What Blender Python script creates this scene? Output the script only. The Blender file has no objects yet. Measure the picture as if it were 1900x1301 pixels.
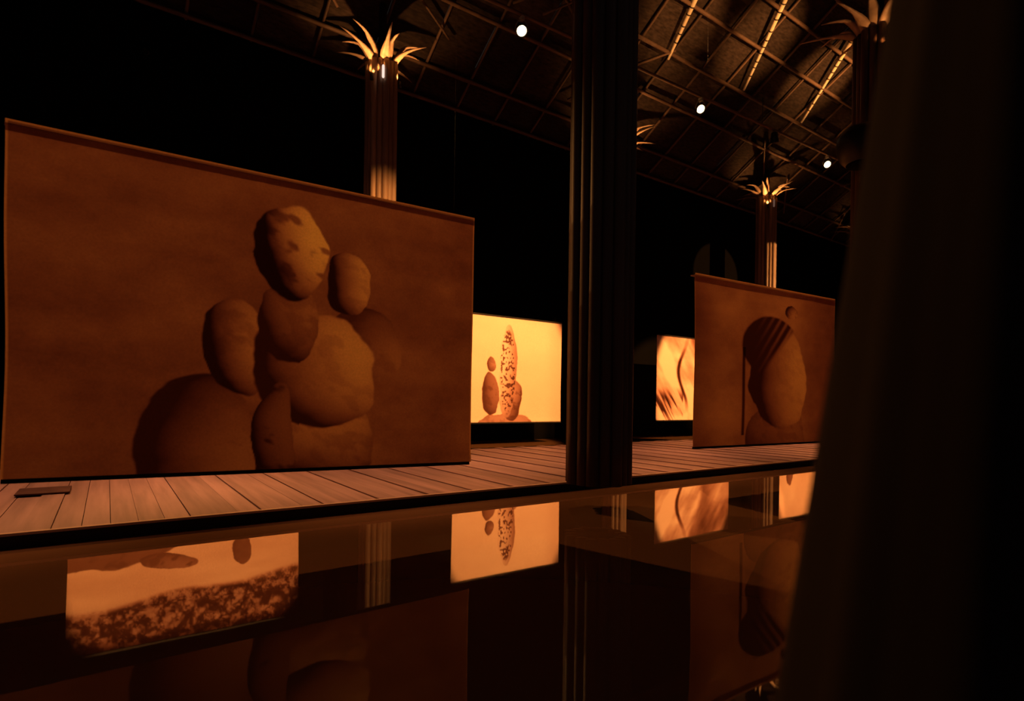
import bpy, math, random
import numpy as np
from mathutils import Vector, Matrix

random.seed(7)
S = bpy.context.scene
C = S.collection
PI = math.pi

# ------------------------------------------------------------------ camera
TH, ROLL, CZ, FPX = 0.9568, 0.0145, 1.3853, 1065.63
view = Vector((math.cos(TH), math.sin(TH), 0))
right = Vector((math.sin(TH), -math.cos(TH), 0))
up = Vector((0, 0, 1))
R_ = right * math.cos(ROLL) + up * math.sin(ROLL)
U_ = up * math.cos(ROLL) - right * math.sin(ROLL)
cam = bpy.data.cameras.new('camera')
cam.sensor_width = 36
cam.lens = 36 * FPX / 1900
cam.shift_y = (742.25 - 650.5) / 1900
cam.clip_start = 0.05
cam.dof.use_dof = True
cam.dof.focus_distance = 8.0
cam.dof.aperture_fstop = 1.3
camo = bpy.data.objects.new('camera', cam)
C.objects.link(camo)
camo.matrix_world = Matrix(((R_.x, U_.x, -view.x, 0), (R_.y, U_.y, -view.y, 0),
                            (R_.z, U_.z, -view.z, CZ), (0, 0, 0, 1)))
S.camera = camo

# ------------------------------------------------------------------ world, exposure, lights
S.view_settings.view_transform = 'Standard'
S.view_settings.look = 'None'
S.view_settings.gamma = 1
S.view_settings.use_curve_mapping = False
S.view_settings.exposure = 0.0
w = bpy.data.worlds.new('night')
S.world = w
w.use_nodes = True
w.node_tree.nodes['Background'].inputs[0].default_value = (1, .90, .86, 1)
w.node_tree.nodes['Background'].inputs[1].default_value = 0.018
AMBER = (1, .42, .11)
DECKC = (1, .44, .19)


def spot(name, loc, target, watts, angle, blend=.25, radius=.04, color=AMBER, parent=None):
    l = bpy.data.lights.new(name, 'SPOT')
    l.energy = watts; l.spot_size = math.radians(angle); l.spot_blend = blend
    l.shadow_soft_size = radius; l.color = color
    o = bpy.data.objects.new(name, l); C.objects.link(o)
    d = Vector(target) - Vector(loc)
    o.rotation_euler = d.to_track_quat('-Z', 'Y').to_euler()
    o.location = loc
    if parent:
        o.parent = parent
        o.location = Vector(loc) - parent.location
    return o


YP = 5.43        # plane of the near row of prints and columns
YR = 14.356      # plane of the far row
FAR_X = [(-.62, 3.85), (8.07, 12.06), (16.67, 21.25), (25.1, 29.4)]
FAR_COL = [5.80, 14.55, 23.75, 32.7]
# beams that frame the far prints, hung high over the near pool
for k, (a, b) in enumerate(FAR_X):
    xc = (a + b) / 2
    spot('print_beam', (xc, 3.2, 10.2), (xc, YR, 2.25), [21000, 22500, 22500, 20000][k], 21.5, .3)
# beams on the back of the near prints; they also wash the deck
spot('near_beam', (.63, 15.5, 9.2), (1.45, YP, 1.8), 2500, 48, .7, .1)
spot('near_beam', (8.82, 12.2, 11.05), (9.0, YP, 2.0), 2500, 42, .6)
spot('near_beam', (16.3, 12.2, 11.28), (16.8, YP, 1.6), 2300, 46, .6)
spot('near_beam', (24.85, 12.2, 11.5), (24.6, YP, 1.6), 2300, 46, .6)
# wash over the deck boards and the far columns
for x in (-2.0, 3.5, 9.0, 14.5, 20.0, 26.0, 33.0):
    spot('deck_beam', (x, 9.6, 12.6), (x, 9.55, 0), 4500, 38, .8, .1, DECKC)
# beams up the far columns from beyond the near pool
for k, x in enumerate((5.80, 14.55, 23.75)):
    spot('column_beam', (x + (2.0, 4.5, 6.0)[k], 3.0, 9.8), (x, YR, 3.4), (3600, 9000, 9500)[k], 15, .35)
    if k != 1:
        spot('column_beam', (x + (2.0, 4.5, 6.0)[k], 3.0, 7.2), (x, YR, (5.7, 0, 7.2)[k]), (9000, 0, 15000)[k], (17, 0, 11.5)[k], (.9, 0, .12)[k])
# wash on the lightened rafters from the top of the near row
for tx, ty, tz, wt in ((14.4, 11.2, 13.2, 3600), (17.9, 10.8, 13.5, 5000), (21.9, 10.8, 13.5, 6500)):
    spot('rafter_beam', (tx - .5, 4.6, 9.6), (tx, ty, tz), wt, 25, .9)

# ------------------------------------------------------------------ materials


def material(name, build):
    m = bpy.data.materials.new(name); m.use_nodes = True
    nt = m.node_tree; nt.nodes.clear()
    out = nt.nodes.new('ShaderNodeOutputMaterial')
    sh = build(nt)
    nt.links.new(sh.outputs[0], out.inputs[0])
    return m


def principled(nt, col, rough, spec=.3, metal=0):
    b = nt.nodes.new('ShaderNodeBsdfPrincipled')
    b.inputs['Base Color'].default_value = (*col, 1)
    b.inputs['Roughness'].default_value = rough
    b.inputs['Specular IOR Level'].default_value = spec
    b.inputs['Metallic'].default_value = metal
    return b


def grain(nt, bsdf, c0, c1, scale, stretch=(1, 1, 1), detail=6, bump=.0, rand=.0, coord='Object'):
    tc = nt.nodes.new('ShaderNodeTexCoord')
    mp = nt.nodes.new('ShaderNodeMapping'); mp.inputs['Scale'].default_value = stretch
    oi = nt.nodes.new('ShaderNodeObjectInfo')
    ad = nt.nodes.new('ShaderNodeVectorMath'); ad.operation = 'ADD'
    mu = nt.nodes.new('ShaderNodeMath'); mu.operation = 'MULTIPLY'; mu.inputs[1].default_value = 37.0
    nt.links.new(oi.outputs['Random'], mu.inputs[0])
    nt.links.new(tc.outputs[coord], ad.inputs[0]); nt.links.new(mu.outputs[0], ad.inputs[1])
    nt.links.new(ad.outputs[0], mp.inputs[0])
    n = nt.nodes.new('ShaderNodeTexNoise'); n.inputs['Scale'].default_value = scale
    n.inputs['Detail'].default_value = detail
    nt.links.new(mp.outputs[0], n.inputs['Vector'])
    r = nt.nodes.new('ShaderNodeValToRGB')
    r.color_ramp.elements[0].position = .3; r.color_ramp.elements[0].color = (*c0, 1)
    r.color_ramp.elements[1].position = .7; r.color_ramp.elements[1].color = (*c1, 1)
    nt.links.new(n.outputs['Fac'], r.inputs[0])
    src = r.outputs[0]
    if rand:
        hv = nt.nodes.new('ShaderNodeHueSaturation')
        ma = nt.nodes.new('ShaderNodeMapRange')
        ma.inputs['To Min'].default_value = 1 - rand; ma.inputs['To Max'].default_value = 1 + rand
        nt.links.new(oi.outputs['Random'], ma.inputs[0])
        nt.links.new(ma.outputs[0], hv.inputs['Value'])
        nt.links.new(src, hv.inputs['Color']); src = hv.outputs[0]
    nt.links.new(src, bsdf.inputs['Base Color'])
    if bump:
        b = nt.nodes.new('ShaderNodeBump'); b.inputs['Strength'].default_value = bump
        b.inputs['Distance'].default_value = .01
        nt.links.new(n.outputs['Fac'], b.inputs['Height']); nt.links.new(b.outputs[0], bsdf.inputs['Normal'])
    return n


def m_grain(name, c0, c1, scale, stretch=(1, 1, 1), rough=.7, spec=.3, bump=.1, rand=.0):
    def bld(nt):
        b = principled(nt, c0, rough, spec)
        grain(nt, b, c0, c1, scale, stretch, 6, bump, rand)
        return b
    return material(name, bld)


M = {}
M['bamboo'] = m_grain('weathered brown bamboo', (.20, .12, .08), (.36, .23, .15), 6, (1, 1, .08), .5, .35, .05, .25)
M['bamboo_near'] = m_grain('darker near-row bamboo', (.065, .031, .02), (.11, .056, .036), 6, (1, 1, .08), .5, .3, .05, .25)  # column bamboo in a darker tone, for the near row
M['bamboo_dark'] = m_grain('roof bamboo with shade in its tone', (.085, .049, .035), (.16, .096, .067), 6, (1, 1, .08), .6, .3, .05, .3)  # toned down so the other roof poles look unlit
M['bamboo_lit'] = m_grain('bamboo with spotlight in its tone', (.70, .56, .38), (.92, .80, .62), 5, (1, 1, .1), .45, .35, .03, .1)  # spotlight on three rafters put into a paler colour
M['frond'] = m_grain('split bamboo leaf', (.26, .165, .11), (.42, .28, .19), 7, (1, 1, 1), .5, .3, .05, .2)
M['core'] = m_grain('dark timber core', (.02, .014, .01), (.035, .024, .018), 5, (1, 1, .2), .8, .2)
M['plank'] = m_grain('worn reddish deck board', (.22, .125, .11), (.38, .217, .19), 9, (1, .06, 1), .55, .3, .12, .16)
M['nosing'] = m_grain('deck edge with light in its tone', (.45, .28, .19), (.58, .38, .26), 6, (.1, 1, 1), .5, .3)
M['fascia'] = m_grain('black timber fascia', (.012, .009, .008), (.022, .016, .013), 4, (.1, 1, 1), .7, .2)
M['mat_roof'] = m_grain('dark woven roof mat', (.02, .014, .012), (.055, .037, .031), 5, (1, 3, 1), .85, .1, .2, .45)
M['cloth_black'] = m_grain('black backdrop cloth', (.0018, .0016, .0016), (.0026, .0022, .0022), 2, (1, 1, .1), .95, .05)
M['pillar'] = m_grain('black draped cloth', (.020, .014, .012), (.03, .021, .018), 3, (1, 1, .15), .9, .1)
M['metal_black'] = m_grain('black painted metal', (.006, .005, .005), (.012, .010, .010), 20, (1, 1, 1), .45, .4)
M['metal_grey'] = m_grain('bare grey metal', (.35, .33, .31), (.5, .47, .44), 20, (1, 1, 1), .35, .5)
M['batten'] = m_grain('thin timber batten', (.30, .17, .11), (.42, .25, .17), 8, (.1, 1, 1), .6, .3)
M['batten_dark'] = m_grain('dark bottom batten', (.012, .009, .008), (.02, .015, .013), 8, (.1, 1, 1), .6, .2)
M['mark'] = m_grain('dark red floor mark', (.05, .02, .018), (.09, .035, .03), 6, (1, 1, 1), .6, .2)
M['plinth'] = M['cloth_black']


def emis(name, col, s):
    def bld(nt):
        e = nt.nodes.new('ShaderNodeEmission')
        e.inputs[0].default_value = (*col, 1); e.inputs[1].default_value = s
        return e
    return material(name, bld)


M['lens_on'] = emis('lit lamp lens', (1, .72, .38), 9)
M['tube_on'] = emis('small lit lamp tube', (1, .74, .62), 1.1)
M['tube_dim'] = emis('small dim lamp tube', (1, .5, .35), .12)


def water_build(nt):
    b = principled(nt, (.19, .088, .042), .02, .5)
    b.inputs['IOR'].default_value = 1.7
    tc = nt.nodes.new('ShaderNodeTexCoord')
    n = nt.nodes.new('ShaderNodeTexNoise'); n.inputs['Scale'].default_value = 1.1
    n.inputs['Detail'].default_value = 2
    nt.links.new(tc.outputs['Object'], n.inputs['Vector'])
    bp = nt.nodes.new('ShaderNodeBump'); bp.inputs['Strength'].default_value = .012
    bp.inputs['Distance'].default_value = .05
    nt.links.new(n.outputs['Fac'], bp.inputs['Height']); nt.links.new(bp.outputs[0], b.inputs['Normal'])
    return b


M['water'] = material('still dark water', water_build)


def print_build(trans):
    def bld(nt):
        at = nt.nodes.new('ShaderNodeAttribute'); at.attribute_name = 'ink'
        tc = nt.nodes.new('ShaderNodeTexCoord')
        n = nt.nodes.new('ShaderNodeTexNoise'); n.inputs['Scale'].default_value = 55
        n.inputs['Detail'].default_value = 4
        nt.links.new(tc.outputs['Object'], n.inputs['Vector'])
        mr = nt.nodes.new('ShaderNodeMapRange'); mr.inputs['To Min'].default_value = .8
        mr.inputs['To Max'].default_value = 1.2
        nt.links.new(n.outputs['Fac'], mr.inputs[0])
        mx = nt.nodes.new('ShaderNodeVectorMath'); mx.operation = 'SCALE'
        nt.links.new(at.outputs['Color'], mx.inputs[0]); nt.links.new(mr.outputs[0], mx.inputs['Scale'])
        d = nt.nodes.new('ShaderNodeBsdfDiffuse'); nt.links.new(mx.outputs[0], d.inputs[0])
        t = nt.nodes.new('ShaderNodeBsdfTranslucent'); nt.links.new(mx.outputs[0], t.inputs[0])
        m = nt.nodes.new('ShaderNodeMixShader'); m.inputs[0].default_value = trans
        nt.links.new(d.outputs[0], m.inputs[1]); nt.links.new(t.outputs[0], m.inputs[2])
        return m
    return bld


M['sheet_near'] = material('translucent printed paper', print_build(.5))
M['sheet_far'] = material('printed paper', print_build(.1))

# ------------------------------------------------------------------ helpers


def mesh(name, verts, faces, mt, smooth=False):
    me = bpy.data.meshes.new(name)
    me.from_pydata([tuple(v) for v in verts], [], faces)
    me.materials.append(mt)
    if smooth:
        me.polygons.foreach_set('use_smooth', [True] * len(me.polygons))
    me.update()
    return me


def obj(name, me, parent=None, loc=(0, 0, 0), rot=(0, 0, 0), **props):
    o = bpy.data.objects.new(name, me); C.objects.link(o)
    o.location = loc; o.rotation_euler = rot
    if parent: o.parent = parent
    for k, v in props.items(): o[k] = v
    return o


def empty(name, loc, rotz=0, **props):
    o = bpy.data.objects.new(name, None); C.objects.link(o)
    o.empty_display_size = .2
    o.location = loc; o.rotation_euler = (0, 0, rotz)
    for k, v in props.items(): o[k] = v
    return o


def box_data(x0, x1, y0, y1, z0, z1):
    v = [(x0, y0, z0), (x1, y0, z0), (x1, y1, z0), (x0, y1, z0), (x0, y0, z1), (x1, y0, z1), (x1, y1, z1), (x0, y1, z1)]
    f = [(0, 3, 2, 1), (4, 5, 6, 7), (0, 1, 5, 4), (1, 2, 6, 5), (2, 3, 7, 6), (3, 0, 4, 7)]
    return v, f


def box(name, b, mt):
    v, f = box_data(*b)
    return mesh(name, v, f, mt)


def lathe(name, prof, seg, mt, wob=None, smooth=True, caps=True):
    v = []; f = []
    for i, (r, z) in enumerate(prof):
        for k in range(seg):
            a = 2 * PI * k / seg
            rr = r * (wob(a, z) if wob else 1)
            v.append((rr * math.cos(a), rr * math.sin(a), z))
    for i in range(len(prof) - 1):
        for k in range(seg):
            k2 = (k + 1) % seg
            f.append((i * seg + k, i * seg + k2, (i + 1) * seg + k2, (i + 1) * seg + k))
    if caps:
        f.append(tuple(reversed(range(seg))))
        n = (len(prof) - 1) * seg
        f.append(tuple(n + k for k in range(seg)))
    return mesh(name, v, f, mt, smooth)


def bamboo(name, length, r, mt, seg=8, node=.38, seed=0, bulge=1.1):
    rng = random.Random(seed)
    prof = [(r, 0)]
    z = node * rng.uniform(.4, 1)
    while z < length - .06:
        prof += [(r * (1 - (bulge - 1) * .3), z - .02), (r * bulge, z), (r * (1 - (bulge - 1) * .3), z + .02)]
        z += node * rng.uniform(.8, 1.2)
    prof.append((r, length))
    return lathe(name, prof, seg, mt)


def tube(name, pts, rads, mt, seg=6, flat=1.0):
    """tapered tube along a path; flat < 1 squashes it across the path's normal"""
    pts = [Vector(p) for p in pts]
    v = []; f = []
    ref = Vector((0, 1, 0))
    for i, p in enumerate(pts):
        t = (pts[min(i + 1, len(pts) - 1)] - pts[max(i - 1, 0)]).normalized()
        rf = ref if abs(t.dot(ref)) < .95 else Vector((1, 0, 0))
        s = t.cross(rf).normalized(); n = s.cross(t).normalized()
        for k in range(seg):
            a = 2 * PI * k / seg
            v.append(p + n * math.cos(a) * rads[i] + s * math.sin(a) * rads[i] * flat)
    for i in range(len(pts) - 1):
        for k in range(seg):
            k2 = (k + 1) % seg
            f.append((i * seg + k, i * seg + k2, (i + 1) * seg + k2, (i + 1) * seg + k))
    f.append(tuple(reversed(range(seg)))); n0 = (len(pts) - 1) * seg
    f.append(tuple(n0 + k for k in range(seg)))
    return mesh(name, v, f, mt, True)


def along(o, a, b):
    """put an object whose mesh runs along +Z so that it runs from a to b"""
    a = Vector(a); b = Vector(b)
    o.location = a
    o.rotation_euler = (b - a).to_track_quat('Z', 'Y').to_euler()


# ------------------------------------------------------------------ setting: water, deck, walls, roof
X0, X1 = -9.0, 47.0
me = mesh('pool_water', [(X0, -7, 0), (X1, -7, 0), (X1, 16.2, 0), (X0, 16.2, 0)], [(0, 1, 2, 3)], M['water'])
obj('pool_water', me, kind='structure', label='still black pool of water mirroring the lit prints')

wall = obj('wall_back', box('wall_back', (X0, X1, 16.15, 16.35, 0, 11.2), M['cloth_black']), kind='structure')
obj('wall_right', box('wall_right', (X1, X1 + .2, -7, 16.35, 0, 15), M['cloth_black']), kind='structure')

# deck: single boards running across the walkway
YD0, YD1, ZD = 6.70, 12.48, .14
deck = empty('floor', (0, YD0, 0), kind='structure', label='walkway of worn reddish deck boards above the water')
pw = .228
plank_me = [box('plank', (-.5 * pw + .003, .5 * pw - .003, 0, YD1 - YD0, -.04, dz), M['plank']) for dz in (0, -.004, -.008)]
n = int((X1 - (-6)) / pw)
for k in range(n):
    o = obj('plank', plank_me[k % 3 if k % 5 else 1], deck, (-6 + k * pw, 0, ZD - .012 + .008 * (k % 3 == 0)))
obj('deck_joist', box('deck_joist', (-6.1, X1 - .1, .05, YD1 - YD0 - .05, -.1, ZD - .056), M['fascia']), deck)
obj('deck_nosing', box('deck_nosing', (-6.1, X1 - .1, -.03, .022, ZD - .02, ZD + .004), M['nosing']), deck)  # lit lip of the deck put in as a lighter strip
obj('deck_fascia', box('deck_fascia', (-6.1, X1 - .1, -.012, .03, -.1, ZD - .022), M['fascia']), deck)
obj('deck_fascia', box('deck_fascia', (-6.1, X1 - .1, YD1 - YD0 - .02, YD1 - YD0 + .02, -.1, ZD - .0), M['fascia']), deck)

# roof: gable of dark mats on bamboo purlins and rafters
YE, ZE, SL, YRG = 16.15, 10.62, .6, 9.2
ZRG = ZE + SL * (YE - YRG)


def roof_z(y): return ZE + SL * (YE - y) if y >= YRG else ZRG - SL * (YRG - y)


roof = empty('ceiling', (0, YRG, ZRG), kind='structure', label='dark gabled roof of woven mats on bamboo')


def to_roof(p): return (p[0], p[1] - YRG, p[2] - ZRG)


rows, pitch = 6, 1.5
sy = (YE - YRG) / rows
sl_len = sy * math.sqrt(1 + SL * SL)
ang = math.atan(SL)
mats = []
for k in range(4):
    v, f = box_data(-pitch / 2 + .01, pitch / 2 - .01, -sl_len / 2 - .03, sl_len / 2 + .03, 0, .03)
    rng = random.Random(k)
    v = [(a, b, c + rng.uniform(-.025, .025)) for a, b, c in v]
    mats.append(mesh('roof_mat', v, f, M['mat_roof']))
ncol = int((X1 - X0) / pitch)
for i in range(ncol):
    for j in range(rows):
        y = YRG + (j + .5) * sy
        p = to_roof((X0 + (i + .5) * pitch, y, roof_z(y) + .08 + .02 * (j % 2)))
        obj('roof_mat', mats[(i * 7 + j * 3 + i * j) % 4], roof, p, (-ang, 0, 0))
# near slope, over the camera's side
v = []
for (y, dz) in ((YRG, .1), (2.2, .1), (2.2, .16), (YRG, .16)):
    for x in (X0, X1):
        v.append(to_roof((x, y, roof_z(y) + dz)))
me = mesh('near_slope', v, [(0, 1, 3, 2), (2, 3, 5, 4), (4, 5, 7, 6), (6, 7, 1, 0)], M['mat_roof'])
obj('near_slope', me, roof)
# rafters, one per mat column, and purlins along the hall
full = math.hypot(YE - YRG, ZRG - ZE)
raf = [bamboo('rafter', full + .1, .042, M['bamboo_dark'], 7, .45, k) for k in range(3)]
for i in range(ncol + 1):
    x = X0 + i * pitch
    o = obj('rafter', raf[i % 3], roof)
    dx = random.Random(i).uniform(-.12, .12)
    along(o, to_roof((x + dx, YE + .05, ZE - .05)), to_roof((x, YRG, ZRG - .05)))
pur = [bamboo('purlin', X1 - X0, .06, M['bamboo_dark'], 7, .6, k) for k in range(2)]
for j, y in enumerate((16.0, 15.15, 13.6, 12.4, 11.2, 10.2, 9.3)):
    o = obj('purlin', pur[j % 2], roof)
    along(o, to_roof((X0, y, roof_z(y) - .14)), to_roof((X1, y, roof_z(y) - .14)))
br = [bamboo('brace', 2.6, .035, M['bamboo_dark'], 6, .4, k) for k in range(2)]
rng = random.Random(4)
for i in range(26):
    x = rng.uniform(0, 36); y = rng.uniform(10.6, 14.6)
    y2 = y + rng.choice((-1.1, 1.2, .9)); x2 = x + rng.uniform(1.2, 2.1)
    o = obj('brace', br[i % 2], roof)
    along(o, to_roof((x, y, roof_z(y) - .2)), to_roof((x2, y2, roof_z(y2) - .2)))
ring_me = lathe('binding', [(1.02, -.02), (1.14, -.012), (1.14, .012), (1.02, .02)], 10, M['core'], caps=False)
# three rafters lightened in colour so they look strongly spotlit
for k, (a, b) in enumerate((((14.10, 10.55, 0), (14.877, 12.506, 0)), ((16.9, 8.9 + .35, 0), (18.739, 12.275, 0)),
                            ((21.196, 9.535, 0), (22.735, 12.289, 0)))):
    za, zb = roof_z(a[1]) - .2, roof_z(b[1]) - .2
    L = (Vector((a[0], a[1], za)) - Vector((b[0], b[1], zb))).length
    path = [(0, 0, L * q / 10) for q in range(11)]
    o = obj('lit_rafter', tube('lit_rafter', path, [.036 + (.055, .06, .05)[k] * q / 10 for q in range(11)], M['bamboo_lit'], 10), roof,
            label='bamboo rafter with bright light in its tone')
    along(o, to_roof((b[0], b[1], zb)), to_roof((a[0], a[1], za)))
    zq = .55
    while zq < L - .1:
        rr = .036 + (.055, .06, .05)[k] * zq / L
        obj('binding', ring_me, o, (0, 0, zq)).scale = (rr, rr, 1)
        zq += random.uniform(.2, .42)

# ------------------------------------------------------------------ bamboo columns
NP, RING, RP = 15, .335, .082
fronds = []
for k in range(6):
    rng = random.Random(50 + k)
    L = rng.uniform(.65, 1.15); H = rng.uniform(.35, .72)
    pts = []; rad = []
    for i in range(9):
        t = i / 8
        x = .02 + L * t ** 1.9
        z = H * (1 - (1 - t) ** 1.7) - .25 * max(0, t - .6) * (1.6 if k % 2 else .2)
        pts.append((x, 0, z)); rad.append((.06 + .075 * math.sin(PI * min(1, t * 1.5))) * (1 - t) ** .45 + .008)
    fronds.append(tube('frond', pts, rad, M['frond'], 6, .45))
pole_cache = {}


def column(x, y, z0, ztop, label, group, tube_mat=None, core_top=None, lamp=True, lampw=130, bm='bamboo'):
    t = empty('bamboo_column', (x, y, z0), label=label, category='column', group=group)
    h = ztop - z0
    key = (round(h, 2), bm)
    if key not in pole_cache:
        pole_cache[key] = [bamboo('bamboo_pole', h, RP, M[bm], 10, .9, 80 + q, 1.025) for q in range(3)]
    for k in range(NP):
        a = 2 * PI * k / NP
        rr = RING + (.02 if k % 2 else -.012)
        obj('bamboo_pole', pole_cache[key][k % 3], t, (rr * math.cos(a), rr * math.sin(a), 0), (0, 0, k * 1.3))
    obj('core', lathe('core', [(RING - .05, .03), (RING - .05, h - .05), (.12, h), (.1, core_top - z0)], 12, M['core']), t)
    for k in range(13):
        a = 2 * PI * (k + .35 * math.sin(k * 3.1 + x)) / 13
        obj('frond', fronds[(k * 5 + int(x)) % 6], t, (.3 * math.cos(a), .3 * math.sin(a), h - .08), (0, 0, a))
    if lamp:
        # two small uplights strapped to the camera side under the fronds
        for s, aa in enumerate((-2.5, -.75)):
            px, py = .5 * math.cos(aa), .5 * math.sin(aa)
            u = obj('uplight', lathe('uplight', [(.045, 0), (.05, .16), (.04, .16), (.03, .1)], 10, M['metal_black']), t, (px, py, h - .62))
            spot('uplight_beam', (x + px, y + py, z0 + h - .44), (x + px * 1.15, y + py * 1.15, z0 + h + 1), lampw, 120, .6, .02, AMBER, t)
    if tube_mat:
        aa = -1.9
        obj('lamp_tube', lathe('lamp_tube', [(.02, 0), (.035, .03), (.035, .3), (.02, .33)], 8, tube_mat), t,
            (.46 * math.cos(aa), .46 * math.sin(aa), h - .55), label='small pale lit lamp tube')
    return t


GF = 'bamboo columns of the far row'
column(FAR_COL[0], YR, -.1, 10.1, 'bundled bamboo column behind the big left print, fronds glowing on top', GF, M['tube_on'], roof_z(YR))
column(FAR_COL[1], YR, -.1, 10.35, 'bundled bamboo column mostly hidden behind the dark hanging column', GF, None, roof_z(YR))
column(FAR_COL[2], YR, -.1, 10.5, 'slender-looking bamboo column with glowing fronds behind the small right print', GF, M['tube_dim'], roof_z(YR))
column(FAR_COL[3], YR, -.1, 10.45, 'farthest bamboo column, only its frond tips showing beside the dark pillar', GF, None, roof_z(YR), lampw=40)
GN = 'bamboo columns of the near row'
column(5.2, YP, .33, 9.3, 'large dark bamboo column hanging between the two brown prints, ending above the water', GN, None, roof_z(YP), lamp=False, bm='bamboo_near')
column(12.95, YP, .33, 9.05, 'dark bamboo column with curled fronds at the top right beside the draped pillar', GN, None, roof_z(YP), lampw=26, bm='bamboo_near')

# ------------------------------------------------------------------ prints (generic stand-in images, painted per vertex)


def vnoise(u, v, seed, octs=5, fall=.5):
    rng = np.random.RandomState(seed)
    tot = np.zeros_like(u); amp = 1.0; norm = 0
    for o in range(octs):
        g = rng.rand(64, 64)
        x = np.mod(u, 63); y = np.mod(v, 63)
        i = np.floor(x).astype(int); j = np.floor(y).astype(int)
        fx = x - i; fy = y - j; fx = fx * fx * (3 - 2 * fx); fy = fy * fy * (3 - 2 * fy)
        i2 = (i + 1) % 64; j2 = (j + 1) % 64
        val = g[i, j] * (1 - fx) * (1 - fy) + g[i2, j] * fx * (1 - fy) + g[i, j2] * (1 - fx) * fy + g[i2, j2] * fx * fy
        tot += amp * val; norm += amp; amp *= fall; u = u * 2.03 + 5.1; v = v * 2.03 + 3.7
    return tot / norm


def sstep(a, b, x):
    t = np.clip((x - a) / (b - a), 0, 1)
    return t * t * (3 - 2 * t)


def stone(T, u, v, cx, cy, rx, ry, rot, lo, hi, light=(.75, .35), seed=1, asp=1.45, lump=.12, crack=.25):
    """paint one rounded boulder into the tone field T"""
    wu = vnoise(u * 7 + seed, v * 6, seed + 31, 4) - .5; wv = vnoise(u * 6, v * 7 + seed, seed + 57, 4) - .5
    x = (u + .05 * wu * min(1, rx / .06) - cx) * asp; y = (v + .10 * wv * min(1, ry / .12) - cy)
    c, s = math.cos(rot), math.sin(rot)
    a = (x * c + y * s) / (rx * asp); b = (-x * s + y * c) / ry
    n = vnoise(u * 9 + seed, v * 7 + seed, seed, 4)
    q = a * a + b * b + lump * 2 * (n - .5)
    inside = 1 - sstep(.93, 1.02, q)
    nz = np.sqrt(np.clip(1 - q, 0, 1))
    lam = np.clip(a * light[0] + b * light[1] + nz * .45 + .12, 0, 1.1)
    cr = vnoise(u * 26 + v * 9, v * 22, seed + 9, 3)
    tone = lo + (hi - lo) * lam * (1 - crack * sstep(.5, .72, cr)) * (.85 + .3 * n)
    return T * (1 - inside) + tone * inside


def img_left(u, v):                     # weathered boulders piled up against a hazy ground
    T = .27 + .26 * (vnoise(u * 7, v * 6, 3, 7, .65) - .5) + .10 * (vnoise(u * 3, v * 14, 4) - .5)
    T = T * (1 + .12 * np.sin(u * 3.0 - .3))
    T = stone(T, u, v, .33, .03, .135, .27, .1, .05, .52, (.5, -.35), 5, lump=.08, crack=.1)
    T = stone(T, u, v, .395, .40, .068, .17, .12, .03, .62, (.7, .2), 6)
    T = stone(T, u, v, .58, .10, .13, .20, .25, .08, .80, (.35, .5), 8)
    T = stone(T, u, v, .70, .44, .10, .12, -.6, .10, .46, (.7, .1), 9)
    T = stone(T, u, v, .57, .345, .155, .215, -.25, .05, .86, (.45, .45), 10, crack=.15)
    T = stone(T, u, v, .47, .10, .045, .19, -.1, .03, .34, (.5, .3), 11, crack=.8)
    T = stone(T, u, v, .64, .645, .058, .125, .1, .03, .80, (.8, .1), 12, crack=.2)
    T = stone(T, u, v, .50, .50, .075, .14, .2, .05, .50, (.6, .3), 13)
    T = stone(T, u, v, .507, .755, .083, .175, .25, .02, .98, (.85, .25), 14, lump=.08, crack=.6)
    return np.clip(T, .02, 1)


def img_right(u, v):                    # one smooth dark-capped upright stone on a mottled ground
    T = .38 + .42 * (vnoise(u * 5, v * 5, 23) - .5) + .12 * (vnoise(u * 2, v * 12, 24) - .5)
    T = T * (1 - .55 * sstep(.72, 1.0, u)) * (1 - .35 * (1 - sstep(0, .18, u)))
    T = stone(T, u, v, .54, .05, .22, .25, 0, .10, .46, (.3, .4), 31)
    T = stone(T, u, v, .55, .43, .215, .36, .12, .05, .78, (.7, -.05), 32, crack=.1, lump=.05)
    # dark striped cap
    x = (u - .49) * 1.4; y = v - .62
    q = (x / .30) ** 2 + (y / .20) ** 2 + .12 * (vnoise(u * 9, v * 9, 33) - .5)
    ins = (1 - sstep(.85, 1.0, q)) * sstep(-.11, -.04, y - .85 * x)
    band = .5 + .5 * np.sin((x * 1.0 - y * .9) * 78 + 2 * vnoise(u * 5, v * 5, 34))
    T = T * (1 - ins) + (.05 + .28 * band * band * sstep(-.2, .25, x)) * ins
    # one dark upright crack in the ground at the left
    ln = np.abs(u - .30 - .004 * np.sin(v * 9))
    T = T * (1 - .85 * (1 - sstep(.004, .014, ln)) * (v < .6) * (v > .06))
    T = stone(T, u, v, .63, .86, .05, .045, 0, .06, .55, (.6, -.4), 35, crack=.6)
    return np.clip(T, .02, 1)


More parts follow.
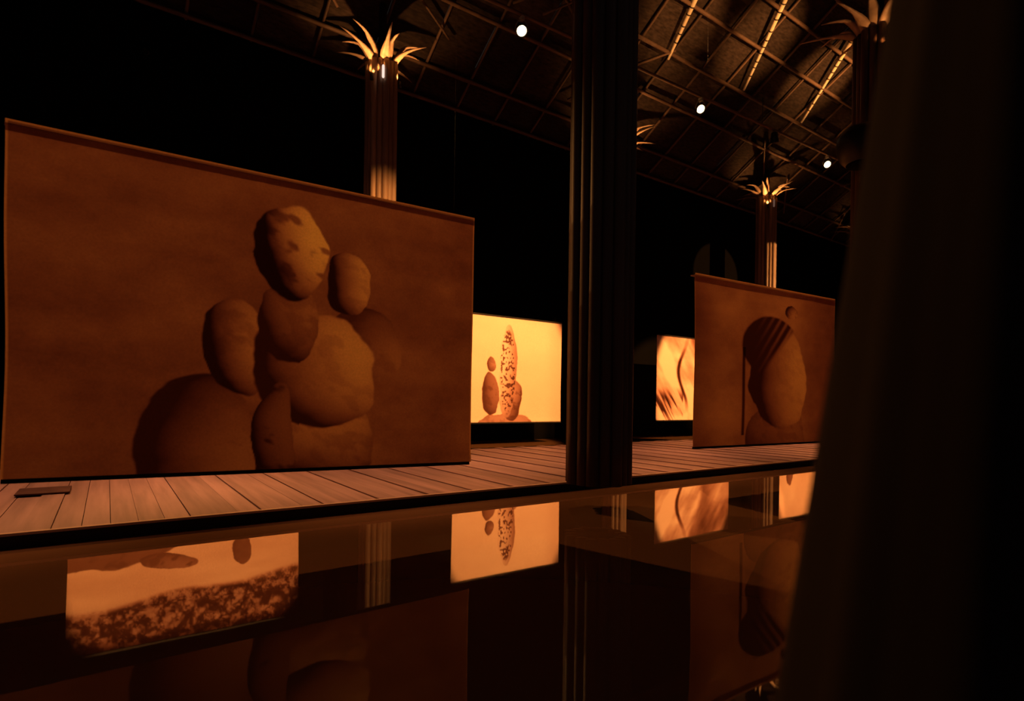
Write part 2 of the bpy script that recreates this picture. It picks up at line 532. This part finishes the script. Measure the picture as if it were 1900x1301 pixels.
def img_speckled(u, v):                 # tall speckled standing stone beside a small dark one, pale sky
    T = .96 + .10 * (vnoise(u * 4, v * 4, 41) - .5) - .12 * sstep(.8, 1, u)
    T = stone(T, u, v, .42, -.06, .29, .13, 0, .22, .55, (.2, .5), 43, crack=.4)
    T = stone(T, u, v, .52, .22, .085, .20, -.1, .12, .62, (-.3, .3), 44, crack=.9)
    T = stone(T, u, v, .47, .48, .078, .43, -.03, .42, .98, (-.6, .3), 45, lump=.22, crack=0)
    x = (u - .47); y = v - .48
    ins = 1 - sstep(.8, 1.0, (x / .075) ** 2 + (y / .42) ** 2)
    sp = sstep(.54, .62, vnoise(u * 75, v * 52, 46, 2))
    T = T * (1 - .8 * ins * sp)
    T = stone(T, u, v, .315, .27, .075, .22, .05, .10, .36, (.6, .3), 47, crack=.5)
    T = stone(T, u, v, .325, .55, .042, .075, 0, .14, .50, (.5, .3), 48, crack=.3)
    return np.clip(T, .03, 1)


def img_folds(u, v):                    # wind-combed dunes: long slanting folds
    n = vnoise(u * 5 + v * 2, v * 4, 51)
    T = .62 + .55 * (n - .5)
    fold = vnoise(u * 9 + v * 5 + 3, v * 1.6 - u * 1.2, 52, 3)
    T += .5 * (fold - .45)
    crease = np.abs(u - (.33 + .06 * np.sin(v * 7 + .6)))
    T = T * (1 - .8 * (1 - sstep(.006, .035, crease)) * sstep(.05, .3, v) * (1 - .7 * sstep(.7, .95, v)))
    dark = sstep(.05, .12, u - .42 - .10 * np.sin(v * 4)) * (1 - sstep(.12, .45, u - .45))
    T = T * (1 - .45 * dark)
    st = sstep(.52, .66, vnoise(u * 30 + v * 16, v * 3, 53, 2)) * (1 - sstep(.25, .42, v)) * (u < .34)
    T = T * (1 - .7 * st)
    T = T * (1 - .25 * sstep(.5, .7, u)) + .22 * (1 - sstep(.0, .12, v)) * (u < .4)
    T = .62 + (T - .55) * 1.5
    return np.clip(T, .05, 1)


def img_gravel(u, v):                   # pale haze over two low dark rocks, coarse dark scree along the top
    T = .80 + .25 * (vnoise(u * 3, v * 9, 61) - .5)
    lim = .80 - .10 * u + .02 * np.sin(u * 11)
    g = sstep(-.02, .03, v - lim + .07)
    sc = vnoise(u * 30, v * 20, 62, 5, .75)
    T = T * (1 - g) + (.08 + .42 * sstep(.42, .70, sc)) * g
    T = T * (1 - .75 * sstep(.9, 1.0, v))
    T = stone(T, u, v, .16, .33, .34, .14, -.05, .10, .24, (.2, .4), 63, crack=.5, lump=.3)
    T = stone(T, u, v, .40, .47, .12, .055, .1, .14, .40, (.3, .3), 64, crack=.9, lump=.3)
    T = stone(T, u, v, .71, .46, .045, .11, -.1, .14, .26, (.3, .3), 65, crack=.5, lump=.3)
    return np.clip(T, .03, 1)


def img_plain(u, v):                    # nearly blank pale haze with a low dark rock
    T = .85 + .25 * (vnoise(u * 4, v * 3, 71) - .5)
    T = stone(T, u, v, .2, .40, .07, .12, 0, .12, .3, (.3, .3), 72)
    return np.clip(T, .03, 1)


def sheet(name, W, H, nu, nv, fn, mt, far, bow=.02, skew=(0, 0, 0, 0)):
    """printed sheet in the XZ plane, origin at its lower left corner; gentle waves in the paper"""
    us = np.linspace(0, 1, nu); vs = np.linspace(0, 1, nv)
    u, v = np.meshgrid(us, vs)
    z = v * H + (1 - v) * (skew[0] * (1 - u) + skew[1] * u) + v * (skew[2] * (1 - u) + skew[3] * u)
    y = bow * (np.sin(v * PI * 2.2 + u * 2) * .5 + np.sin(u * 9 + v * 1.5) * .35) * sstep(0, .1, 1 - np.abs(2 * v - 1))
    x = u * W - .012 * np.sin(v * PI) * (u * 2 - 1) * (1 + .8 * np.sin(v * 6))
    co = np.stack([x, y, z], -1).reshape(-1, 3)
    idx = np.arange(nu * nv).reshape(nv, nu)
    f = np.stack([idx[:-1, :-1], idx[:-1, 1:], idx[1:, 1:], idx[1:, :-1]], -1).reshape(-1, 4)
    me = bpy.data.meshes.new(name)
    me.vertices.add(len(co)); me.vertices.foreach_set('co', co.ravel())
    me.loops.add(f.size); me.loops.foreach_set('vertex_index', f.ravel().astype(np.int32))
    me.polygons.add(len(f)); me.polygons.foreach_set('loop_start', np.arange(0, f.size, 4, dtype=np.int32))
    me.polygons.foreach_set('use_smooth', np.ones(len(f), bool))
    me.update(calc_edges=True); me.validate()
    T = fn(u, v)
    if not far:
        T = np.where((v > 1 - .016 / H) | (u < .010 / W) | (u > 1 - .010 / W), .55, T)  # lit rim of the sheet painted as a lighter border
    T = T.ravel()
    if far:
        col = np.stack([T * .92, T * (.27 + .34 * T), T * (.16 + .28 * T), np.ones_like(T)], -1)
    else:
        col = np.stack([T, T * (.28 + .36 * T), T * (.22 - .04 * T), np.ones_like(T)], -1)
    at = me.color_attributes.new('ink', 'FLOAT_COLOR', 'POINT')
    at.data.foreach_set('color', col.astype(np.float32).ravel())
    me.materials.append(mt)
    return me


def hanging_print(x0, x1, z0, z1, y, fn, near, label, group, skew=(0, 0, 0, 0), res=(400, 270)):
    W, H = x1 - x0, z1 - z0
    t = empty('hanging_print', (x0, y, z0), label=label, category='print', group=group)
    obj('print_sheet', sheet('print_sheet', W, H, res[0], res[1], fn, M['sheet_near' if near else 'sheet_far'], not near, .02 if near else .012, skew), t)
    if near:
        def bar(name, pa, pb, mt, sx, sz, off=0):
            L = (Vector(pb) - Vector(pa)).length
            v, f = box_data(-.0, L, -sx[0], sx[1], -sz, sz)
            o = obj(name, mesh(name, v, f, mt), t, pa)
            o.rotation_euler = (0, -math.atan2(pb[2] - pa[2], pb[0] - pa[0]), 0)
        bar('top_batten', (-.005, .004, H + skew[2] - .03), (W + .005, .004, H + skew[3] - .03), M['batten'], (-.012, .08), .009)
        bar('bottom_batten', (.005, 0, skew[0] - .012), (W - .03, 0, skew[1] - .012), M['batten_dark'], (.014, .014), .016)
        cab_z = roof_z(y)
    else:
        obj('top_batten', box('top_batten', (-.01, W + .01, -.02, .02, H, H + .04), M['batten_dark']), t)
        obj('bottom_batten', box('bottom_batten', (-.01, W + .01, -.02, .02, -.04, 0), M['batten_dark']), t)
        cab_z = roof_z(y)
    for cx in (.25, W - .25):
        obj('hanging_cable', lathe('hanging_cable', [(.0003, H), (.0003, cab_z - z0 + .1)], 5, M['metal_black'], smooth=False), t, (cx, .02, 0))
    return t


GP = 'large brown prints hung over the near pool'
hanging_print(-.617, 3.288, .73, 3.36, YP, img_left, True, 'biggest print, brown rounded forms on a dark amber ground, over the near pool at left', GP,
              (.033, -.033, -.02, .025))
hanging_print(7.13, 11.35, .715, 3.34, YP, img_right, True, 'brown square-looking print with a dark striped upright form, right of the dark column', GP,
              (.005, -.02, -.02, .06), (320, 210))
GFP = 'bright amber prints of the far row'
ZB, ZT = .71, 3.88
fl = [(img_gravel, 'bright amber print seen only as a reflection under the big left print'),
      (img_speckled, 'bright pale yellow print with a tall speckled upright form'),
      (img_folds, 'bright print of slanting amber folds beside the striped brown print'),
      (img_plain, 'nearly plain amber print seen only as a reflection at the pillar')]
for (a, b), (fn, lb) in zip(FAR_X, fl):
    hanging_print(a, b, ZB, ZT, YR, fn, False, lb, GFP, (0, 0, 0, 0), (280, 220))

# ------------------------------------------------------------------ lighting pole and lamps
def lamp_z(x): return 11.117 + (x - 8.81) * .0289


pz = lambda x: lamp_z(x) + .42
pipe = empty('lighting_pole', (-4, 12.3, pz(-4)), label='long bamboo pole under the roof carrying the spot lamps', category='pole')
L = math.hypot(50, pz(46) - pz(-4))
o = obj('pole', bamboo('pole', L, .05, M['bamboo_dark'], 8, .6, 99), pipe)
along(o, (0, 0, 0), (50, 0, pz(46) - pz(-4)))
for x in (-2, 5, 12.5, 20, 28, 36):
    obj('hanger', lathe('hanger', [(.012, 0), (.012, roof_z(12.3) - pz(x) - .05)], 6, M['metal_black']), pipe, (x + 4, 0, pz(x) - pz(-4)))

can_me = lathe('can', [(.06, -.34), (.115, -.3), (.13, -.1), (.15, 0), (.155, .06), (.14, .06), (.135, .0)], 18, M['metal_black'], caps=True)
lens_on = lathe('lens', [(.0, .022), (.09, .02), (.128, .005)], 18, M['lens_on'], caps=False)
lens_off = lathe('lens', [(.0, .022), (.09, .02), (.128, .005)], 18, M['metal_grey'], caps=False)


def yoke_mesh():
    pts = [(-.17, 0, 0)] + [(-.17 * math.cos(a), 0, .30 * math.sin(a)) for a in np.linspace(.2, PI - .2, 9)] + [(.17, 0, 0)]
    return tube('yoke', pts, [.014] * len(pts), M['metal_grey'], 6)


yoke = yoke_mesh()
clamp = box('clamp', (-.04, .04, -.07, .07, .26, .362), M['metal_grey'])


def spot_lamp(x, target, on, label, scale=1.0):
    z = lamp_z(x)
    t = empty('spot_lamp', (x, 12.3, z), label=label, category='lamp', group='spot lamps on the lighting pole')
    d = (Vector(target) - Vector((x, 12.3, z)))
    q = d.to_track_quat('Z', 'Y').to_euler()
    c = obj('can', can_me, t, (0, 0, 0), q)
    obj('lens', lens_on if on else lens_off, c)
    obj('yoke', yoke, t, (0, 0, 0), (0, 0, math.atan2(d.y, d.x) - PI / 2))
    obj('clamp', clamp, t)
    return t


spot_lamp(8.81, (5.5, YP, 3), True, 'glowing spot lamp left of the large dark column')
spot_lamp(16.31, (11, 3, 2.5), True, 'glowing spot lamp right of the large dark column, under the brightly lit rafters')
spot_lamp(20.82, (24, 14, 3), False, 'unlit spot lamp between the two glowing ones at right')
spot_lamp(24.865, (16, 3, 3), True, 'glowing spot lamp beside the round black speaker')
# small lamp on the back wall that lights the big left print
t = empty('wall_lamp', (.63, 15.75, 9.3), label='tiny dark lamp high on the black wall above the big left print', category='lamp')
d = Vector((1.35, YP, 2.1)) - Vector((.63, 15.75, 9.3))
c = obj('can', lathe('can', [(.04, -.16), (.06, -.14), (.06, .12), (.05, .12), (.05, .0)], 12, M['metal_black']), t, (0, 0, 0), d.to_track_quat('Z', 'Y').to_euler())
obj('bracket', box('bracket', (-.02, .02, 0, .42, -.02, .02), M['metal_black']), t)

# round black speaker fixed to the column at the top right
bx, by, bz = 11.72, 5.13, 6.31
t = empty('hanging_speaker', (bx, by, bz), label='round black speaker hung against the column at right', category='speaker')
prof = [(.10, -.36), (.30, -.33), (.40, -.22), (.46, -.02), (.45, .16), (.36, .31), (.2, .38), (.08, .40)]
obj('shell', lathe('shell', prof, 24, M['metal_black']), t)
obj('grille', lathe('grille', [(.05, -.37), (.27, -.352), (.29, -.335)], 24, M['cloth_black']), t)
L = (Vector((12.72, YP - .1, bz + .1)) - Vector((bx, by, bz + .1))).length
o = obj('bracket', lathe('bracket', [(.03, .35), (.03, L)], 8, M['metal_black']), t)
along(o, (0, 0, .1), (12.72 - bx, YP - .1 - by, .1))

# thin dark reddish box for a dark mark on the deck under the big print
t = obj('floor_mark', box('floor_mark', (-.9, -.37, 9.05, 9.62, ZD + .003, ZD + .02), M['mark']),
        label='small dark reddish mark on the deck boards at far left', category='mark')

# ------------------------------------------------------------------ draped pillar close to the camera
px, py = .9875, .1538
prof = []
for i in range(40):
    z = -.05 + 3.25 * i / 39
    prof.append((max(.12, .2266 + .13 * (1.95 - z)), z))
pil = empty('draped_pillar', (px, py, 0), label='very dark out-of-focus pillar filling the right foreground', category='pillar')
obj('drape', lathe('drape', prof, 96, M['pillar'], lambda a, z: 1 + .012 * math.sin(a * 17 + .4 * z) + .006 * math.sin(a * 31 + z)), pil)
obj('collar', lathe('collar', [(.125, 3.1), (.135, 3.15), (.135, 3.24), (.12, 3.27)], 24, M['metal_black']), pil)
